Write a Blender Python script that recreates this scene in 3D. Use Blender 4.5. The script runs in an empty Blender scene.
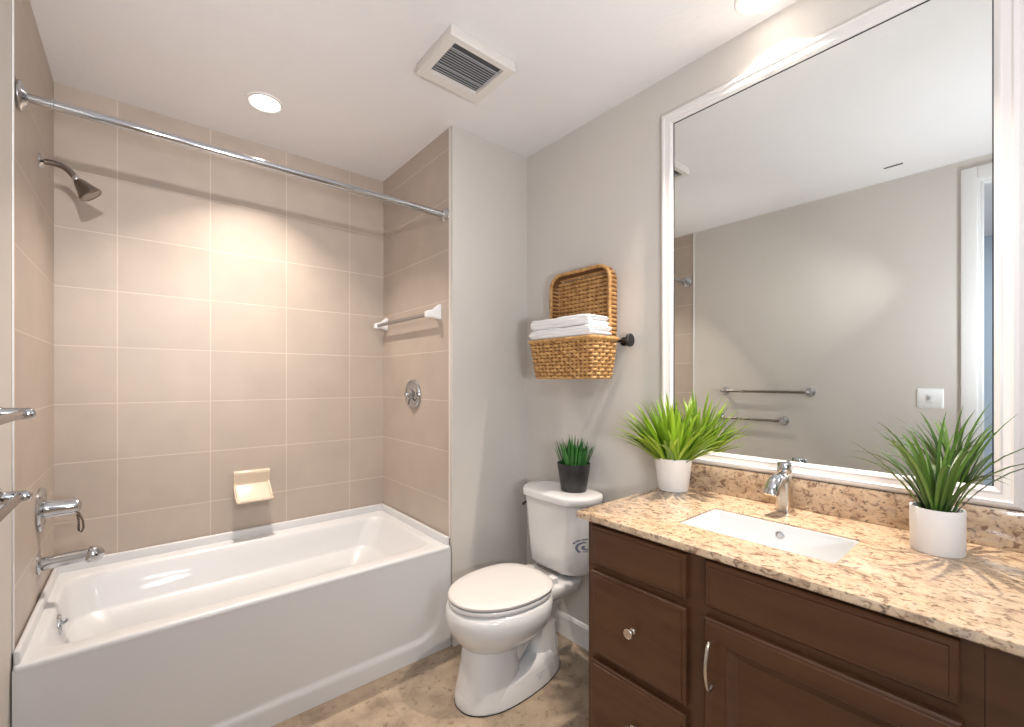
import bpy, bmesh, math, random
from math import sin, cos, pi, radians, sqrt, atan2
from mathutils import Vector, Matrix

C = bpy.context.scene.collection
SC = bpy.context.scene
H = 2.59          # ceiling height; x = 0 is the left wall, x = 2 the mirror wall, y = 2.631 the wall behind the tub

# ------------------------------------------------------------------ camera, world, large lights, exposure
cam_d = bpy.data.cameras.new('camera'); cam = bpy.data.objects.new('camera', cam_d); C.objects.link(cam)
cam.location = (0.295, 0.0, 1.3192)
cam.rotation_euler = (radians(90), 0, radians(-38.88))
cam_d.sensor_width = 36; cam_d.lens = 438.1 * 36 / 1024
cam_d.shift_x = (512 - 496.2) / 1024; cam_d.shift_y = (380.6 - 363.5) / 1024
cam_d.clip_start = 0.02
SC.camera = cam

w = bpy.data.worlds.new('world'); SC.world = w; w.use_nodes = True
w.node_tree.nodes['Background'].inputs[0].default_value = (0.75, 0.85, 1.0, 1)
w.node_tree.nodes['Background'].inputs[1].default_value = 0.6

def area(name, loc, target, size, power, color, spread=pi, shape='DISK', size_y=None):
    l = bpy.data.lights.new(name, 'AREA'); l.shape = shape; l.size = size
    if size_y: l.size_y = size_y
    l.energy = power; l.color = color; l.spread = spread
    o = bpy.data.objects.new(name, l); C.objects.link(o); o.location = loc
    o.rotation_euler = (Vector(target) - Vector(loc)).to_track_quat('-Z', 'Y').to_euler()
    return o

# photographer's flash held just above the camera, daylight in the hall, and an added fill lamp behind the camera
area('flash_lamp', (0.27, -0.02, 1.965), (0.52, 2.0, 1.85), 0.05, 3.0, (1.0, 0.95, 0.91), spread=radians(66))
area('bounce_flash_lamp', (0.65, -0.45, 1.25), (0.85, 0.6, 2.59), 0.30, 18, (0.90, 0.94, 1.0))
area('hall_daylight', (-1.1, -0.9, 2.50), (-1.1, -0.7, 0.0), 0.9, 36, (0.86, 0.93, 1.0), shape='SQUARE')
area('rear_fill_lamp', (1.0, -0.95, 2.52), (1.0, -0.7, 0.0), 0.7, 6, (0.95, 0.97, 1.0), shape='SQUARE')

SC.view_settings.view_transform = 'Standard'; SC.view_settings.look = 'None'
SC.view_settings.gamma = 1.0; SC.view_settings.use_curve_mapping = False
SC.view_settings.exposure = 0.45

# ------------------------------------------------------------------ materials
def new_mat(name):
    m = bpy.data.materials.new(name); m.use_nodes = True
    return m, m.node_tree, m.node_tree.nodes['Principled BSDF']

def flat(name, col, rough=0.5, metal=0.0, coat=0.0, spec=0.5, emit=0.0):
    m, nt, b = new_mat(name)
    b.inputs['Base Color'].default_value = (*col, 1); b.inputs['Roughness'].default_value = rough
    b.inputs['Metallic'].default_value = metal; b.inputs['Coat Weight'].default_value = coat
    b.inputs['Coat Roughness'].default_value = 0.04; b.inputs['Specular IOR Level'].default_value = spec
    if emit:
        b.inputs['Emission Color'].default_value = (*col, 1); b.inputs['Emission Strength'].default_value = emit
    return m

def node(nt, kind, **kw):
    n = nt.nodes.new(kind)
    for k, v in kw.items():
        if k in n.inputs.keys(): n.inputs[k].default_value = v
        else: setattr(n, k, v)
    return n

def ramp(nt, fac, stops, interp='LINEAR'):
    r = nt.nodes.new('ShaderNodeValToRGB'); r.color_ramp.interpolation = interp
    el = r.color_ramp.elements
    while len(el) < len(stops): el.new(0.5)
    for e, (p, c) in zip(el, stops): e.position = p; e.color = (*c, 1)
    nt.links.new(fac, r.inputs[0]); return r

def bump(nt, b, height, strength, dist=0.002):
    n = nt.nodes.new('ShaderNodeBump'); n.inputs['Strength'].default_value = strength
    n.inputs['Distance'].default_value = dist
    nt.links.new(height, n.inputs['Height']); nt.links.new(n.outputs[0], b.inputs['Normal']); return n

def noisy(name, c0, c1, scale=3.0, rough=0.5, detail=4.0, stretch=None, bump_s=0.0, bump_scale=80, lo=0.35, hi=0.65, coat=0.0):
    m, nt, b = new_mat(name); L = nt.links
    tc = nt.nodes.new('ShaderNodeTexCoord'); src = tc.outputs['Object']
    if stretch:
        mp = nt.nodes.new('ShaderNodeMapping'); mp.inputs['Scale'].default_value = stretch
        L.new(src, mp.inputs[0]); src = mp.outputs[0]
    n = node(nt, 'ShaderNodeTexNoise', Scale=scale, Detail=detail); L.new(src, n.inputs['Vector'])
    r = ramp(nt, n.outputs[0], [(lo, c0), (hi, c1)]); L.new(r.outputs[0], b.inputs['Base Color'])
    b.inputs['Roughness'].default_value = rough; b.inputs['Coat Weight'].default_value = coat
    if bump_s:
        n2 = node(nt, 'ShaderNodeTexNoise', Scale=bump_scale, Detail=3.0); L.new(src, n2.inputs['Vector'])
        bump(nt, b, n2.outputs[0], bump_s)
    return m

def tile_mat(name, axis, width):
    m, nt, b = new_mat(name); L = nt.links
    tc = nt.nodes.new('ShaderNodeTexCoord'); sp = nt.nodes.new('ShaderNodeSeparateXYZ'); L.new(tc.outputs['Object'], sp.inputs[0])
    ax = node(nt, 'ShaderNodeMath', operation='ADD'); L.new(sp.outputs[axis], ax.inputs[0]); ax.inputs[1].default_value = -0.2047 + 10 * width if axis == 0 else 0.6
    az = node(nt, 'ShaderNodeMath', operation='ADD'); L.new(sp.outputs[2], az.inputs[0]); az.inputs[1].default_value = -0.7085 + 0.254 * 10
    cb = nt.nodes.new('ShaderNodeCombineXYZ'); L.new(ax.outputs[0], cb.inputs[0]); L.new(az.outputs[0], cb.inputs[1])
    br = nt.nodes.new('ShaderNodeTexBrick'); br.offset = 0.0; br.squash = 1.0
    for k, v in {'Scale': 1.0, 'Mortar Size': 0.0024, 'Mortar Smooth': 0.1, 'Bias': 0.0, 'Brick Width': width, 'Row Height': 0.254}.items():
        br.inputs[k].default_value = v
    br.inputs['Color1'].default_value = (0.46, 0.388, 0.332, 1); br.inputs['Color2'].default_value = (0.485, 0.41, 0.352, 1)
    br.inputs['Mortar'].default_value = (0.61, 0.52, 0.45, 1)
    L.new(cb.outputs[0], br.inputs['Vector'])
    n = node(nt, 'ShaderNodeTexNoise', Scale=5.0, Detail=5.0); L.new(tc.outputs['Object'], n.inputs['Vector'])
    r = ramp(nt, n.outputs[0], [(0.3, (0.93, 0.93, 0.93)), (0.7, (1.05, 1.04, 1.03))])
    mx = node(nt, 'ShaderNodeMix', data_type='RGBA', blend_type='MULTIPLY'); mx.inputs[0].default_value = 1.0
    L.new(br.outputs['Color'], mx.inputs[6]); L.new(r.outputs[0], mx.inputs[7]); L.new(mx.outputs[2], b.inputs['Base Color'])
    b.inputs['Roughness'].default_value = 0.42
    inv = node(nt, 'ShaderNodeMath', operation='SUBTRACT'); inv.inputs[0].default_value = 1.0; L.new(br.outputs['Fac'], inv.inputs[1])
    bump(nt, b, inv.outputs[0], 0.35, 0.0012)
    return m

def granite_mat():
    m, nt, b = new_mat('granite'); L = nt.links
    tc = nt.nodes.new('ShaderNodeTexCoord')
    mp = nt.nodes.new('ShaderNodeMapping'); mp.inputs['Scale'].default_value = (1.0, 0.75, 1.0); L.new(tc.outputs['Object'], mp.inputs[0])
    V = mp.outputs[0]
    n1 = node(nt, 'ShaderNodeTexNoise', Scale=26.0, Detail=7.0, Roughness=0.65); L.new(V, n1.inputs['Vector'])
    base = ramp(nt, n1.outputs[0], [(0.30, (0.30, 0.195, 0.135)), (0.42, (0.48, 0.345, 0.23)), (0.55, (0.58, 0.435, 0.295)), (0.70, (0.42, 0.335, 0.275))])
    n2 = node(nt, 'ShaderNodeTexNoise', Scale=58.0, Detail=5.0, Roughness=0.65, Distortion=0.8); L.new(V, n2.inputs['Vector'])
    f2 = ramp(nt, n2.outputs[0], [(0.52, (0, 0, 0)), (0.63, (0.92, 0.92, 0.92))])
    m1 = node(nt, 'ShaderNodeMix', data_type='RGBA'); L.new(f2.outputs[0], m1.inputs[0]); L.new(base.outputs[0], m1.inputs[6]); m1.inputs[7].default_value = (0.19, 0.105, 0.065, 1)
    n3 = node(nt, 'ShaderNodeTexNoise', Scale=95.0, Detail=3.0); L.new(V, n3.inputs['Vector'])
    f3 = ramp(nt, n3.outputs[0], [(0.60, (0, 0, 0)), (0.70, (0.85, 0.85, 0.85))])
    m2 = node(nt, 'ShaderNodeMix', data_type='RGBA'); L.new(f3.outputs[0], m2.inputs[0]); L.new(m1.outputs[2], m2.inputs[6]); m2.inputs[7].default_value = (0.10, 0.075, 0.06, 1)
    L.new(m2.outputs[2], b.inputs['Base Color']); b.inputs['Roughness'].default_value = 0.12
    return m

def floor_mat():
    m, nt, b = new_mat('floor_tile'); L = nt.links
    tc = nt.nodes.new('ShaderNodeTexCoord')
    br = nt.nodes.new('ShaderNodeTexBrick'); br.offset = 0.5
    for k, v in {'Scale': 1.0, 'Mortar Size': 0.0012, 'Mortar Smooth': 0.2, 'Bias': 0.0, 'Brick Width': 0.61, 'Row Height': 0.305}.items():
        br.inputs[k].default_value = v
    br.inputs['Color1'].default_value = (0.43, 0.335, 0.245, 1); br.inputs['Color2'].default_value = (0.345, 0.265, 0.19, 1)
    br.inputs['Mortar'].default_value = (0.27, 0.21, 0.16, 1)
    mp = nt.nodes.new('ShaderNodeMapping'); mp.inputs['Location'].default_value = (0.14, 0.06, 0); L.new(tc.outputs['Object'], mp.inputs[0]); L.new(mp.outputs[0], br.inputs['Vector'])
    n = node(nt, 'ShaderNodeTexNoise', Scale=7.0, Detail=8.0, Roughness=0.7); L.new(tc.outputs['Object'], n.inputs['Vector'])
    r = ramp(nt, n.outputs[0], [(0.32, (0.60, 0.57, 0.55)), (0.5, (1.0, 1.0, 1.0)), (0.68, (1.25, 1.25, 1.23))])
    n2 = node(nt, 'ShaderNodeTexNoise', Scale=34.0, Detail=4.0); L.new(tc.outputs['Object'], n2.inputs['Vector'])
    r2 = ramp(nt, n2.outputs[0], [(0.30, (0.62, 0.58, 0.54)), (0.42, (1, 1, 1))])
    mx = node(nt, 'ShaderNodeMix', data_type='RGBA', blend_type='MULTIPLY'); mx.inputs[0].default_value = 1.0
    L.new(br.outputs['Color'], mx.inputs[6]); L.new(r.outputs[0], mx.inputs[7])
    my = node(nt, 'ShaderNodeMix', data_type='RGBA', blend_type='MULTIPLY'); my.inputs[0].default_value = 1.0
    L.new(mx.outputs[2], my.inputs[6]); L.new(r2.outputs[0], my.inputs[7]); L.new(my.outputs[2], b.inputs['Base Color'])
    b.inputs['Roughness'].default_value = 0.38
    return m

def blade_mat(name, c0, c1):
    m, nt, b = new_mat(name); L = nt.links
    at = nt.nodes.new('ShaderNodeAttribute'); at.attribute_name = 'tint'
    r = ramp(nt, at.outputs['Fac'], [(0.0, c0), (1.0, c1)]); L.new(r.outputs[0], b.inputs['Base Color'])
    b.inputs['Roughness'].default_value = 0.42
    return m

M = dict(
    paint=noisy('wall_paint', (0.62, 0.582, 0.54), (0.64, 0.602, 0.56), 2.0, 0.6, bump_s=0.06, bump_scale=140),
    ceil=noisy('ceiling_paint', (0.80, 0.78, 0.785), (0.82, 0.80, 0.805), 2.0, 0.8, bump_s=0.8, bump_scale=34),
    hall=flat('hall_paint', (0.50, 0.57, 0.66), 0.6),
    white=flat('white_trim', (0.77, 0.76, 0.755), 0.35),
    frame=flat('white_frame', (0.76, 0.73, 0.715), 0.25, coat=0.3),
    tileb=tile_mat('wall_tile_back', 0, 0.356), tiles=tile_mat('wall_tile_side', 1, 20.0),
    floor=floor_mat(), granite=granite_mat(),
    tub=flat('tub_acrylic', (0.71, 0.71, 0.72), 0.32, coat=0.12),
    porc=flat('porcelain', (0.72, 0.715, 0.715), 0.10, coat=0.5),
    seat=flat('seat_plastic', (0.70, 0.675, 0.655), 0.28),
    chrome=flat('chrome', (0.55, 0.57, 0.60), 0.08, 1.0),
    darkchrome=flat('brushed_bronze_chrome', (0.27, 0.235, 0.21), 0.20, 1.0),
    steel=flat('brushed_steel', (0.40, 0.40, 0.41), 0.38, 1.0), wickershade=flat('cane_gap_shade', (0.15, 0.065, 0.022), 0.7),  # the dark wicker brown is painted shade for the weave gaps
    nickel=flat('brushed_nickel', (0.62, 0.57, 0.50), 0.26, 1.0),
    mirror=flat('mirror_glass', (0.80, 0.83, 0.82), 0.0, 1.0),
    wood=noisy('espresso_wood', (0.068, 0.026, 0.0095), (0.090, 0.036, 0.0135), 2.0, 0.34, 4.0, stretch=(2, 2, 14), coat=0.08),
    wooddark=flat('cabinet_shadow_wood', (0.035, 0.016, 0.009), 0.5),
    pot_w=flat('white_ceramic', (0.80, 0.775, 0.755), 0.45), pot_b=flat('black_plastic', (0.022, 0.021, 0.021), 0.42),
    soil=noisy('soil', (0.02, 0.03, 0.012), (0.05, 0.06, 0.02), 60, 0.9),
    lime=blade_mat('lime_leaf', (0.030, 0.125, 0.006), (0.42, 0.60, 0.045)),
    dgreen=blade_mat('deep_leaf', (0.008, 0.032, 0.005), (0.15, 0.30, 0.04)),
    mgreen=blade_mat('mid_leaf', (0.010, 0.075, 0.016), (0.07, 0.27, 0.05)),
    wicker=noisy('wicker', (0.36, 0.175, 0.055), (0.62, 0.36, 0.135), 45, 0.5, 3.0),
    towel=noisy('towel_cotton', (0.84, 0.84, 0.85), (0.87, 0.87, 0.875), 20, 0.9, bump_s=0.35, bump_scale=420),
    black=flat('black_metal', (0.012, 0.012, 0.013), 0.35),
    lens=flat('lamp_lens', (1.0, 0.93, 0.84), 0.5, emit=5.0),
    grey=flat('grille_grey', (0.5, 0.5, 0.52), 0.5), dark=flat('dark_recess', (0.10, 0.10, 0.103), 0.8),
    ventw=flat('vent_plastic', (0.74, 0.70, 0.66), 0.45),
    cream=flat('cream_ceramic', (0.72, 0.60, 0.47), 0.25, coat=0.4), whitecer=flat('white_bracket_ceramic', (0.83, 0.82, 0.82), 0.2, coat=0.4),
    decal=flat('blue_grey_print', (0.16, 0.19, 0.27), 0.4), seam=flat('seam_and_gap_shade', (0.02, 0.02, 0.025), 0.6),  # near-black for seams, and for shade painted into the toilet gaps
    grout=flat('grout_edge', (0.74, 0.68, 0.63), 0.5), switch=flat('switch_plastic', (0.84, 0.84, 0.84), 0.3),
)

# ------------------------------------------------------------------ helpers
def obj(name, bm, mat, parent=None, smooth=40, **props):
    bmesh.ops.recalc_face_normals(bm, faces=bm.faces)
    me = bpy.data.meshes.new(name)
    if parent is not None:
        p = parent; off = Vector((0, 0, 0))
        while p is not None: off += p.location; p = p.parent
        bmesh.ops.translate(bm, verts=bm.verts, vec=-off)
    bm.to_mesh(me); bm.free()
    if smooth is not None:
        me.polygons.foreach_set('use_smooth', [True] * len(me.polygons)); me.set_sharp_from_angle(angle=radians(smooth))
    me.materials.append(M[mat] if isinstance(mat, str) else mat)
    o = bpy.data.objects.new(name, me); C.objects.link(o)
    if parent is not None: o.parent = parent
    for k, v in props.items(): o[k] = v
    return o

def thing(name, label, cat, loc, group=None):
    o = bpy.data.objects.new(name, None); C.objects.link(o); o.location = loc; o.empty_display_size = 0.05
    o['label'] = label; o['category'] = cat
    if group: o['group'] = group
    return o

def struct(name, bm, mat, label=None, cat=None, smooth=None):
    o = obj(name, bm, mat, None, smooth); o['kind'] = 'structure'
    if label: o['label'] = label; o['category'] = cat
    return o

def box(bm, lo, hi, r=0.0, seg=2):
    t = bmesh.new(); bmesh.ops.create_cube(t, size=1)
    for v in t.verts:
        v.co = Vector([lo[i] + (v.co[i] + 0.5) * (hi[i] - lo[i]) for i in range(3)])
    if r: bmesh.ops.bevel(t, geom=t.edges[:], offset=r, segments=seg, profile=0.5, affect='EDGES')
    add(bm, t); return bm

def add(bm, t):
    me = bpy.data.meshes.new('tmp'); t.to_mesh(me); t.free(); bm.from_mesh(me); bpy.data.meshes.remove(me)

def loft(bm, rings, cap0=True, cap1=True, closed=True):
    vs = [[bm.verts.new(p) for p in r] for r in rings]; n = len(rings[0])
    for a, b in zip(vs[:-1], vs[1:]):
        for i in range(n if closed else n - 1):
            j = (i + 1) % n; bm.faces.new((a[i], a[j], b[j], b[i]))
    if cap0: bm.faces.new(vs[0][::-1])
    if cap1: bm.faces.new(vs[-1])
    return vs

def tube(bm, pts, r, segs=10, closed=False, caps=True, flatten=None):
    pts = [Vector(p) for p in pts]; n = len(pts)
    R = r if isinstance(r, (list, tuple)) else [r] * n
    tan = []
    for i in range(n):
        a = pts[(i - 1) % n] if (closed or i) else pts[0]; b = pts[(i + 1) % n] if (closed or i < n - 1) else pts[-1]
        tan.append((b - a).normalized())
    up = Vector((0, 0, 1)) if abs(tan[0].z) < 0.9 else Vector((1, 0, 0))
    nrm = (up - tan[0] * up.dot(tan[0])).normalized(); rings = []
    for i in range(n):
        nrm = (nrm - tan[i] * nrm.dot(tan[i])).normalized(); bi = tan[i].cross(nrm)
        fl = flatten or 1.0
        rings.append([pts[i] + (nrm * cos(2 * pi * k / segs) * fl + bi * sin(2 * pi * k / segs)) * R[i] for k in range(segs)])
    if closed:
        rings.append(rings[0]); vs = [[bm.verts.new(p) for p in rr] for rr in rings[:-1]]; vs.append(vs[0])
        for a, b in zip(vs[:-1], vs[1:]):
            for i in range(segs):
                j = (i + 1) % segs; bm.faces.new((a[i], a[j], b[j], b[i]))
    else: loft(bm, rings, caps, caps)
    return bm

def lathe(bm, prof, org, axis=(0, 0, 1), segs=32, cap0=True, cap1=True, sx=1.0):
    q = Vector((0, 0, 1)).rotation_difference(Vector(axis).normalized()); o = Vector(org)
    loft(bm, [[o + q @ Vector((r * cos(2 * pi * k / segs) * sx, r * sin(2 * pi * k / segs), h)) for k in range(segs)] for r, h in prof], cap0, cap1)
    return bm

def rrect(x0, x1, y0, y1, r, n=6):
    pts = []
    for cx, cy, a0 in ((x1 - r, y1 - r, 0), (x0 + r, y1 - r, 90), (x0 + r, y0 + r, 180), (x1 - r, y0 + r, 270)):
        for k in range(n + 1):
            a = radians(a0 + 90 * k / n); pts.append((cx + r * cos(a), cy + r * sin(a)))
    return pts

def ring(x0, x1, y0, y1, r, z, n=6): return [Vector((x, y, z)) for x, y in rrect(x0, x1, y0, y1, r, n)]

def sm(a, b, x):
    t = min(1, max(0, (x - a) / (b - a))); return t * t * (3 - 2 * t)

def bez(p0, p1, p2, p3, n):
    p0, p1, p2, p3 = map(Vector, (p0, p1, p2, p3)); out = []
    for i in range(n + 1):
        t = i / n; out.append(p0 * (1 - t) ** 3 + p1 * 3 * t * (1 - t) ** 2 + p2 * 3 * t * t * (1 - t) + p3 * t ** 3)
    return out

# ------------------------------------------------------------------ the room
DY0, DY1, DZ = -0.60, 0.228, 2.475      # the doorway in the left wall
RY = -1.5                               # wall behind the camera
b = bmesh.new(); box(b, (-2.2, RY - 0.12, -0.08), (2.12, 2.75, 0)); struct('floor', b, 'floor')
b = bmesh.new(); box(b, (-2.2, RY - 0.12, H), (2.12, 2.75, H + 0.1)); struct('ceiling', b, 'ceil')
b = bmesh.new(); box(b, (-0.12, DY1, 0), (0, 1.868, H)); box(b, (-0.12, RY, 0), (0, DY0, H)); box(b, (-0.12, DY0, DZ), (0, DY1, H)); struct('wall_left', b, 'paint')
b = bmesh.new(); box(b, (-0.12, 1.868, 0), (0, 2.631, H)); struct('wall_left_tub', b, 'tiles')
b = bmesh.new(); box(b, (-0.12, 2.631, 0), (2.12, 2.75, H)); struct('wall_back', b, 'tileb')
b = bmesh.new(); box(b, (1.491, 1.853, 0), (1.502, 2.631, H)); struct('wall_right_tub', b, 'tiles')
b = bmesh.new(); box(b, (1.4935, 1.834, 0), (2.12, 1.853, H)); box(b, (1.502, 1.853, 0), (2.12, 2.631, H)); struct('wall_stub', b, 'paint')
b = bmesh.new(); box(b, (2.0, RY, 0), (2.12, 1.834, H)); struct('wall_right', b, 'paint')
b = bmesh.new(); box(b, (-2.2, RY - 0.12, 0), (2.12, RY, H)); struct('wall_front', b, 'paint')
b = bmesh.new(); box(b, (-2.2, RY, 0), (-2.08, 1.3, H)); box(b, (-2.08, 1.2, 0), (-0.12, 1.3, H)); struct('wall_hall', b, 'hall')
b = bmesh.new(); box(b, (0.0005, 1.862, 0.53), (0.004, 1.874, H - 0.001), 0.001); struct('trim_1', b, 'white')
b = bmesh.new(); box(b, (1.488, 1.849, 0.53), (1.4933, 1.860, H - 0.001), 0.001); struct('trim_2', b, 'grout')

def baseboard(name, p0, p1, nx, ny):    # profile swept along a wall
    prof = [(0, 0.0), (0.013, 0.0), (0.013, 0.098), (0.010, 0.104), (0.006, 0.112), (0.0, 0.114)]
    b = bmesh.new()
    loft(b, [[Vector((p[0] + nx * d, p[1] + ny * d, z)) for d, z in prof] for p in (p0, p1)]); struct(name, b, 'white')
baseboard('baseboard_right', (1.9995, 0.912), (1.9995, 1.833), -1, 0)
baseboard('baseboard_stub', (1.4945, 1.8335), (1.986, 1.8335), 0, -1)
baseboard('baseboard_left', (0.0005, DY1 + 0.066), (0.0005, 1.834), 1, 0)
baseboard('baseboard_front', (0.01, RY + 0.0005), (1.99, RY + 0.0005), 0, 1)

# door casing and jamb seen in the mirror
b = bmesh.new()
for y0, y1, z0, z1 in ((DY1 - 0.008, DY1 + 0.058, 0, DZ + 0.058), (DY0 - 0.058, DY0 + 0.008, 0, DZ + 0.058), (DY0 + 0.008, DY1 - 0.008, DZ - 0.008, DZ + 0.058)):
    box(b, (0.0005, y0, z0), (0.016, y1, z1), 0.004)
    box(b, (-0.136, y0, z0), (-0.1205, y1, z1), 0.004)
box(b, (-0.1204, DY1 - 0.016, 0), (0.0004, DY1 - 0.0005, DZ - 0.0005)); box(b, (-0.1204, DY0 + 0.0005, 0), (0.0004, DY0 + 0.016, DZ - 0.0005)); box(b, (-0.1204, DY0 + 0.016, DZ - 0.016), (0.0004, DY1 - 0.016, DZ - 0.0005))
box(b, (-0.075, DY1 - 0.028, 0), (-0.04, DY1 - 0.016, DZ - 0.016), 0.002); box(b, (-0.075, DY0 + 0.016, DZ - 0.028), (-0.04, DY1 - 0.028, DZ - 0.016), 0.002)
struct('door_1', b, 'white', smooth=30)

# ------------------------------------------------------------------ bathtub
TY = 1.836
t = thing('bathtub', 'white alcove bathtub with a smooth apron, set between three tiled walls', 'bathtub', (0.745, 2.23, 0))
b = bmesh.new()
X0, X1, Y0, Y1 = 0.004, 1.4868, TY, 2.6285
rings = []
def rg(x0, x1, y0, y1, r, z): rings.append(ring(x0, x1, y0, y1, r, z, 8))
rg(X0, X1, Y0 + 0.006, Y1, 0.010, 0.470)
rg(X0, X1, Y0 + 0.001, Y1, 0.010, 0.484); rg(X0, X1, Y0 + 0.003, Y1, 0.011, 0.494); rg(X0, X1, Y0 + 0.010, Y1, 0.014, 0.499)
rg(X0 + 0.012, X1 - 0.012, Y0 + 0.018, Y1 - 0.012, 0.02, 0.500)
rg(0.040, 1.432, 1.905, 2.552, 0.085, 0.4985)
rg(0.045, 1.425, 1.912, 2.545, 0.085, 0.495); rg(0.049, 1.417, 1.918, 2.538, 0.085, 0.487); rg(0.052, 1.410, 1.922, 2.533, 0.085, 0.474)
rg(0.060, 1.372, 1.927, 2.516, 0.090, 0.420); rg(0.068, 1.340, 1.931, 2.500, 0.095, 0.358)
rg(0.070, 1.332, 1.933, 2.496, 0.095, 0.350); rg(0.074, 1.325, 1.936, 2.491, 0.095, 0.3445); rg(0.082, 1.315, 1.942, 2.482, 0.095, 0.339)
rg(0.13, 1.255, 1.975, 2.440, 0.09, 0.270); rg(0.175, 1.19, 2.00, 2.405, 0.09, 0.185); rg(0.21, 1.14, 2.02, 2.385, 0.09, 0.140); rg(0.26, 1.06, 2.06, 2.36, 0.09, 0.128)
loft(b, rings, False, True)
def upstand(x0, x1, y0, y1): box(b, (x0, y0, 0.485), (x1, y1, 0.540), 0.006, 3)
upstand(X0, X1, 2.609, Y1); upstand(X0, 0.019, TY + 0.014, Y1); upstand(1.470, X1, TY + 0.014, Y1)
obj('basin', b, 'tub', t, 50)
b = bmesh.new()
nx, nz = 90, 60; grid = []
for j in range(nz + 1):
    z = 0.490 * j / nz; row = []
    for i in range(nx + 1):
        x = X0 + (X1 - X0) * i / nx
        # signed distance to the sunk panel (rounded lower corners, slightly slanted ends)
        xa, xb, za, rc = 0.035 + 0.05 * (0.45 - z), 1.462 - 0.10 * max(0, 0.45 - z), 0.070, 0.12
        qx = max(xa + rc - x, x - (xb - rc), 0); qz = max(za + rc - z, 0)
        d = rc - sqrt(qx * qx + qz * qz) if (qx > 0 or qz > 0) else rc
        s = sm(-0.002, 0.022, d)
        y = TY + 0.003 + 0.015 * s * (1 - z / 0.49) ** 0.8
        row.append(b.verts.new((x, y, z)))
    grid.append(row)
for j in range(nz):
    for i in range(nx): b.faces.new((grid[j][i], grid[j][i + 1], grid[j + 1][i + 1], grid[j + 1][i]))
for j in range(nz):   # returns at both ends give the apron its thickness
    for i, s in ((0, 1), (nx, -1)):
        p, q = grid[j][i], grid[j + 1][i]
        v0 = b.verts.new((p.co.x, 1.90, p.co.z)); v1 = b.verts.new((q.co.x, 1.90, q.co.z)); b.faces.new((p, q, v1, v0))
obj('apron', b, 'tub', t, 60)
o = bmesh.new(); oc = (0.0595, 2.235, 0.432); ax = Vector((1, 0, 0.16)).normalized()
lathe(o, [(0.0365, -0.004), (0.0365, 0.004), (0.033, 0.009), (0.020, 0.011), (0.0, 0.0112)], oc, ax, 28, True, False)
ov = obj('overflow_plate', o, 'chrome', t, 40, label='round chrome overflow plate')
o = bmesh.new(); tube(o, [Vector(oc) + ax * 0.010, Vector(oc) + ax * 0.02 + Vector((0, 0, 0.006)), Vector(oc) + ax * 0.018 + Vector((0, 0, 0.014))], [0.006, 0.005, 0.004], 8); obj('trip_lever', o, 'chrome', ov)
o = bmesh.new(); lathe(o, [(0.03, 0.0), (0.03, 0.004), (0.02, 0.006), (0, 0.006)], (0.33, 2.21, 0.1285), (0, 0, 1), 24, True, False); obj('drain', o, 'chrome', t)

# ------------------------------------------------------------------ shower fittings
def flange_rod(yc, z): pass
t = thing('shower_rod', 'straight chrome shower curtain rod spanning the tub below the ceiling', 'curtain rod', (0.745, 1.912, 2.170))
b = bmesh.new(); tube(b, [(0.012, 1.928, 2.178), (0.30, 1.923, 2.174)], 0.0132, 16); obj('inner_rod', b, 'chrome', t)
b = bmesh.new(); tube(b, [(0.075, 1.927, 2.177), (1.476, 1.897, 2.160)], 0.0155, 16); lathe(b, [(0.0155, 0), (0.0168, 0.001), (0.0168, 0.008), (0.0155, 0.009)], (0.072, 1.927, 2.177), (1, 0, 0), 16); obj('outer_rod', b, 'chrome', t)
for x, y, z, s, rr in ((0.0045, 1.928, 2.178, 1, 0.044), (1.4905, 1.897, 2.160, -1, 0.036)):
    b = bmesh.new(); lathe(b, [(rr, 0), (rr, 0.004), (rr * 0.93, 0.007), (rr * 0.72, 0.011), (rr * 0.55, 0.017), (0.018, 0.020), (0.0125, 0.020)], (x, y, z), (s, 0, 0), 28); obj('flange', b, 'chrome', t)

t = thing('shower_sprayer', 'chrome shower head on a bent arm high on the left tiled wall', 'shower head', (0.0005, 2.30, 2.125))
b = bmesh.new(); lathe(b, [(0.028, 0), (0.027, 0.004), (0.018, 0.010), (0.0115, 0.013)], (0.0005, 2.30, 2.125), (1, 0, 0), 28); obj('escutcheon', b, 'chrome', t)
arm = bez((0.004, 2.30, 2.125), (0.060, 2.298, 2.130), (0.074, 2.296, 2.122), (0.096, 2.294, 2.084), 14)
b = bmesh.new(); tube(b, arm, 0.0108, 12); obj('arm', b, 'darkchrome', t)
b = bmesh.new(); d = Vector((0.62, -0.02, -0.78)).normalized(); p0 = Vector((0.092, 2.294, 2.091))
lathe(b, [(0.011, 0), (0.0125, 0.003), (0.0125, 0.014), (0.011, 0.017)], p0, d, 20); obj('collar', b, 'chrome', t)
b = bmesh.new(); lathe(b, [(0.013, 0.014), (0.017, 0.020), (0.034, 0.062), (0.039, 0.070), (0.0395, 0.077), (0.036, 0.080), (0.034, 0.078), (0, 0.078)], p0, d, 32, True, False); obj('spray_head', b, 'darkchrome', t)

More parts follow.
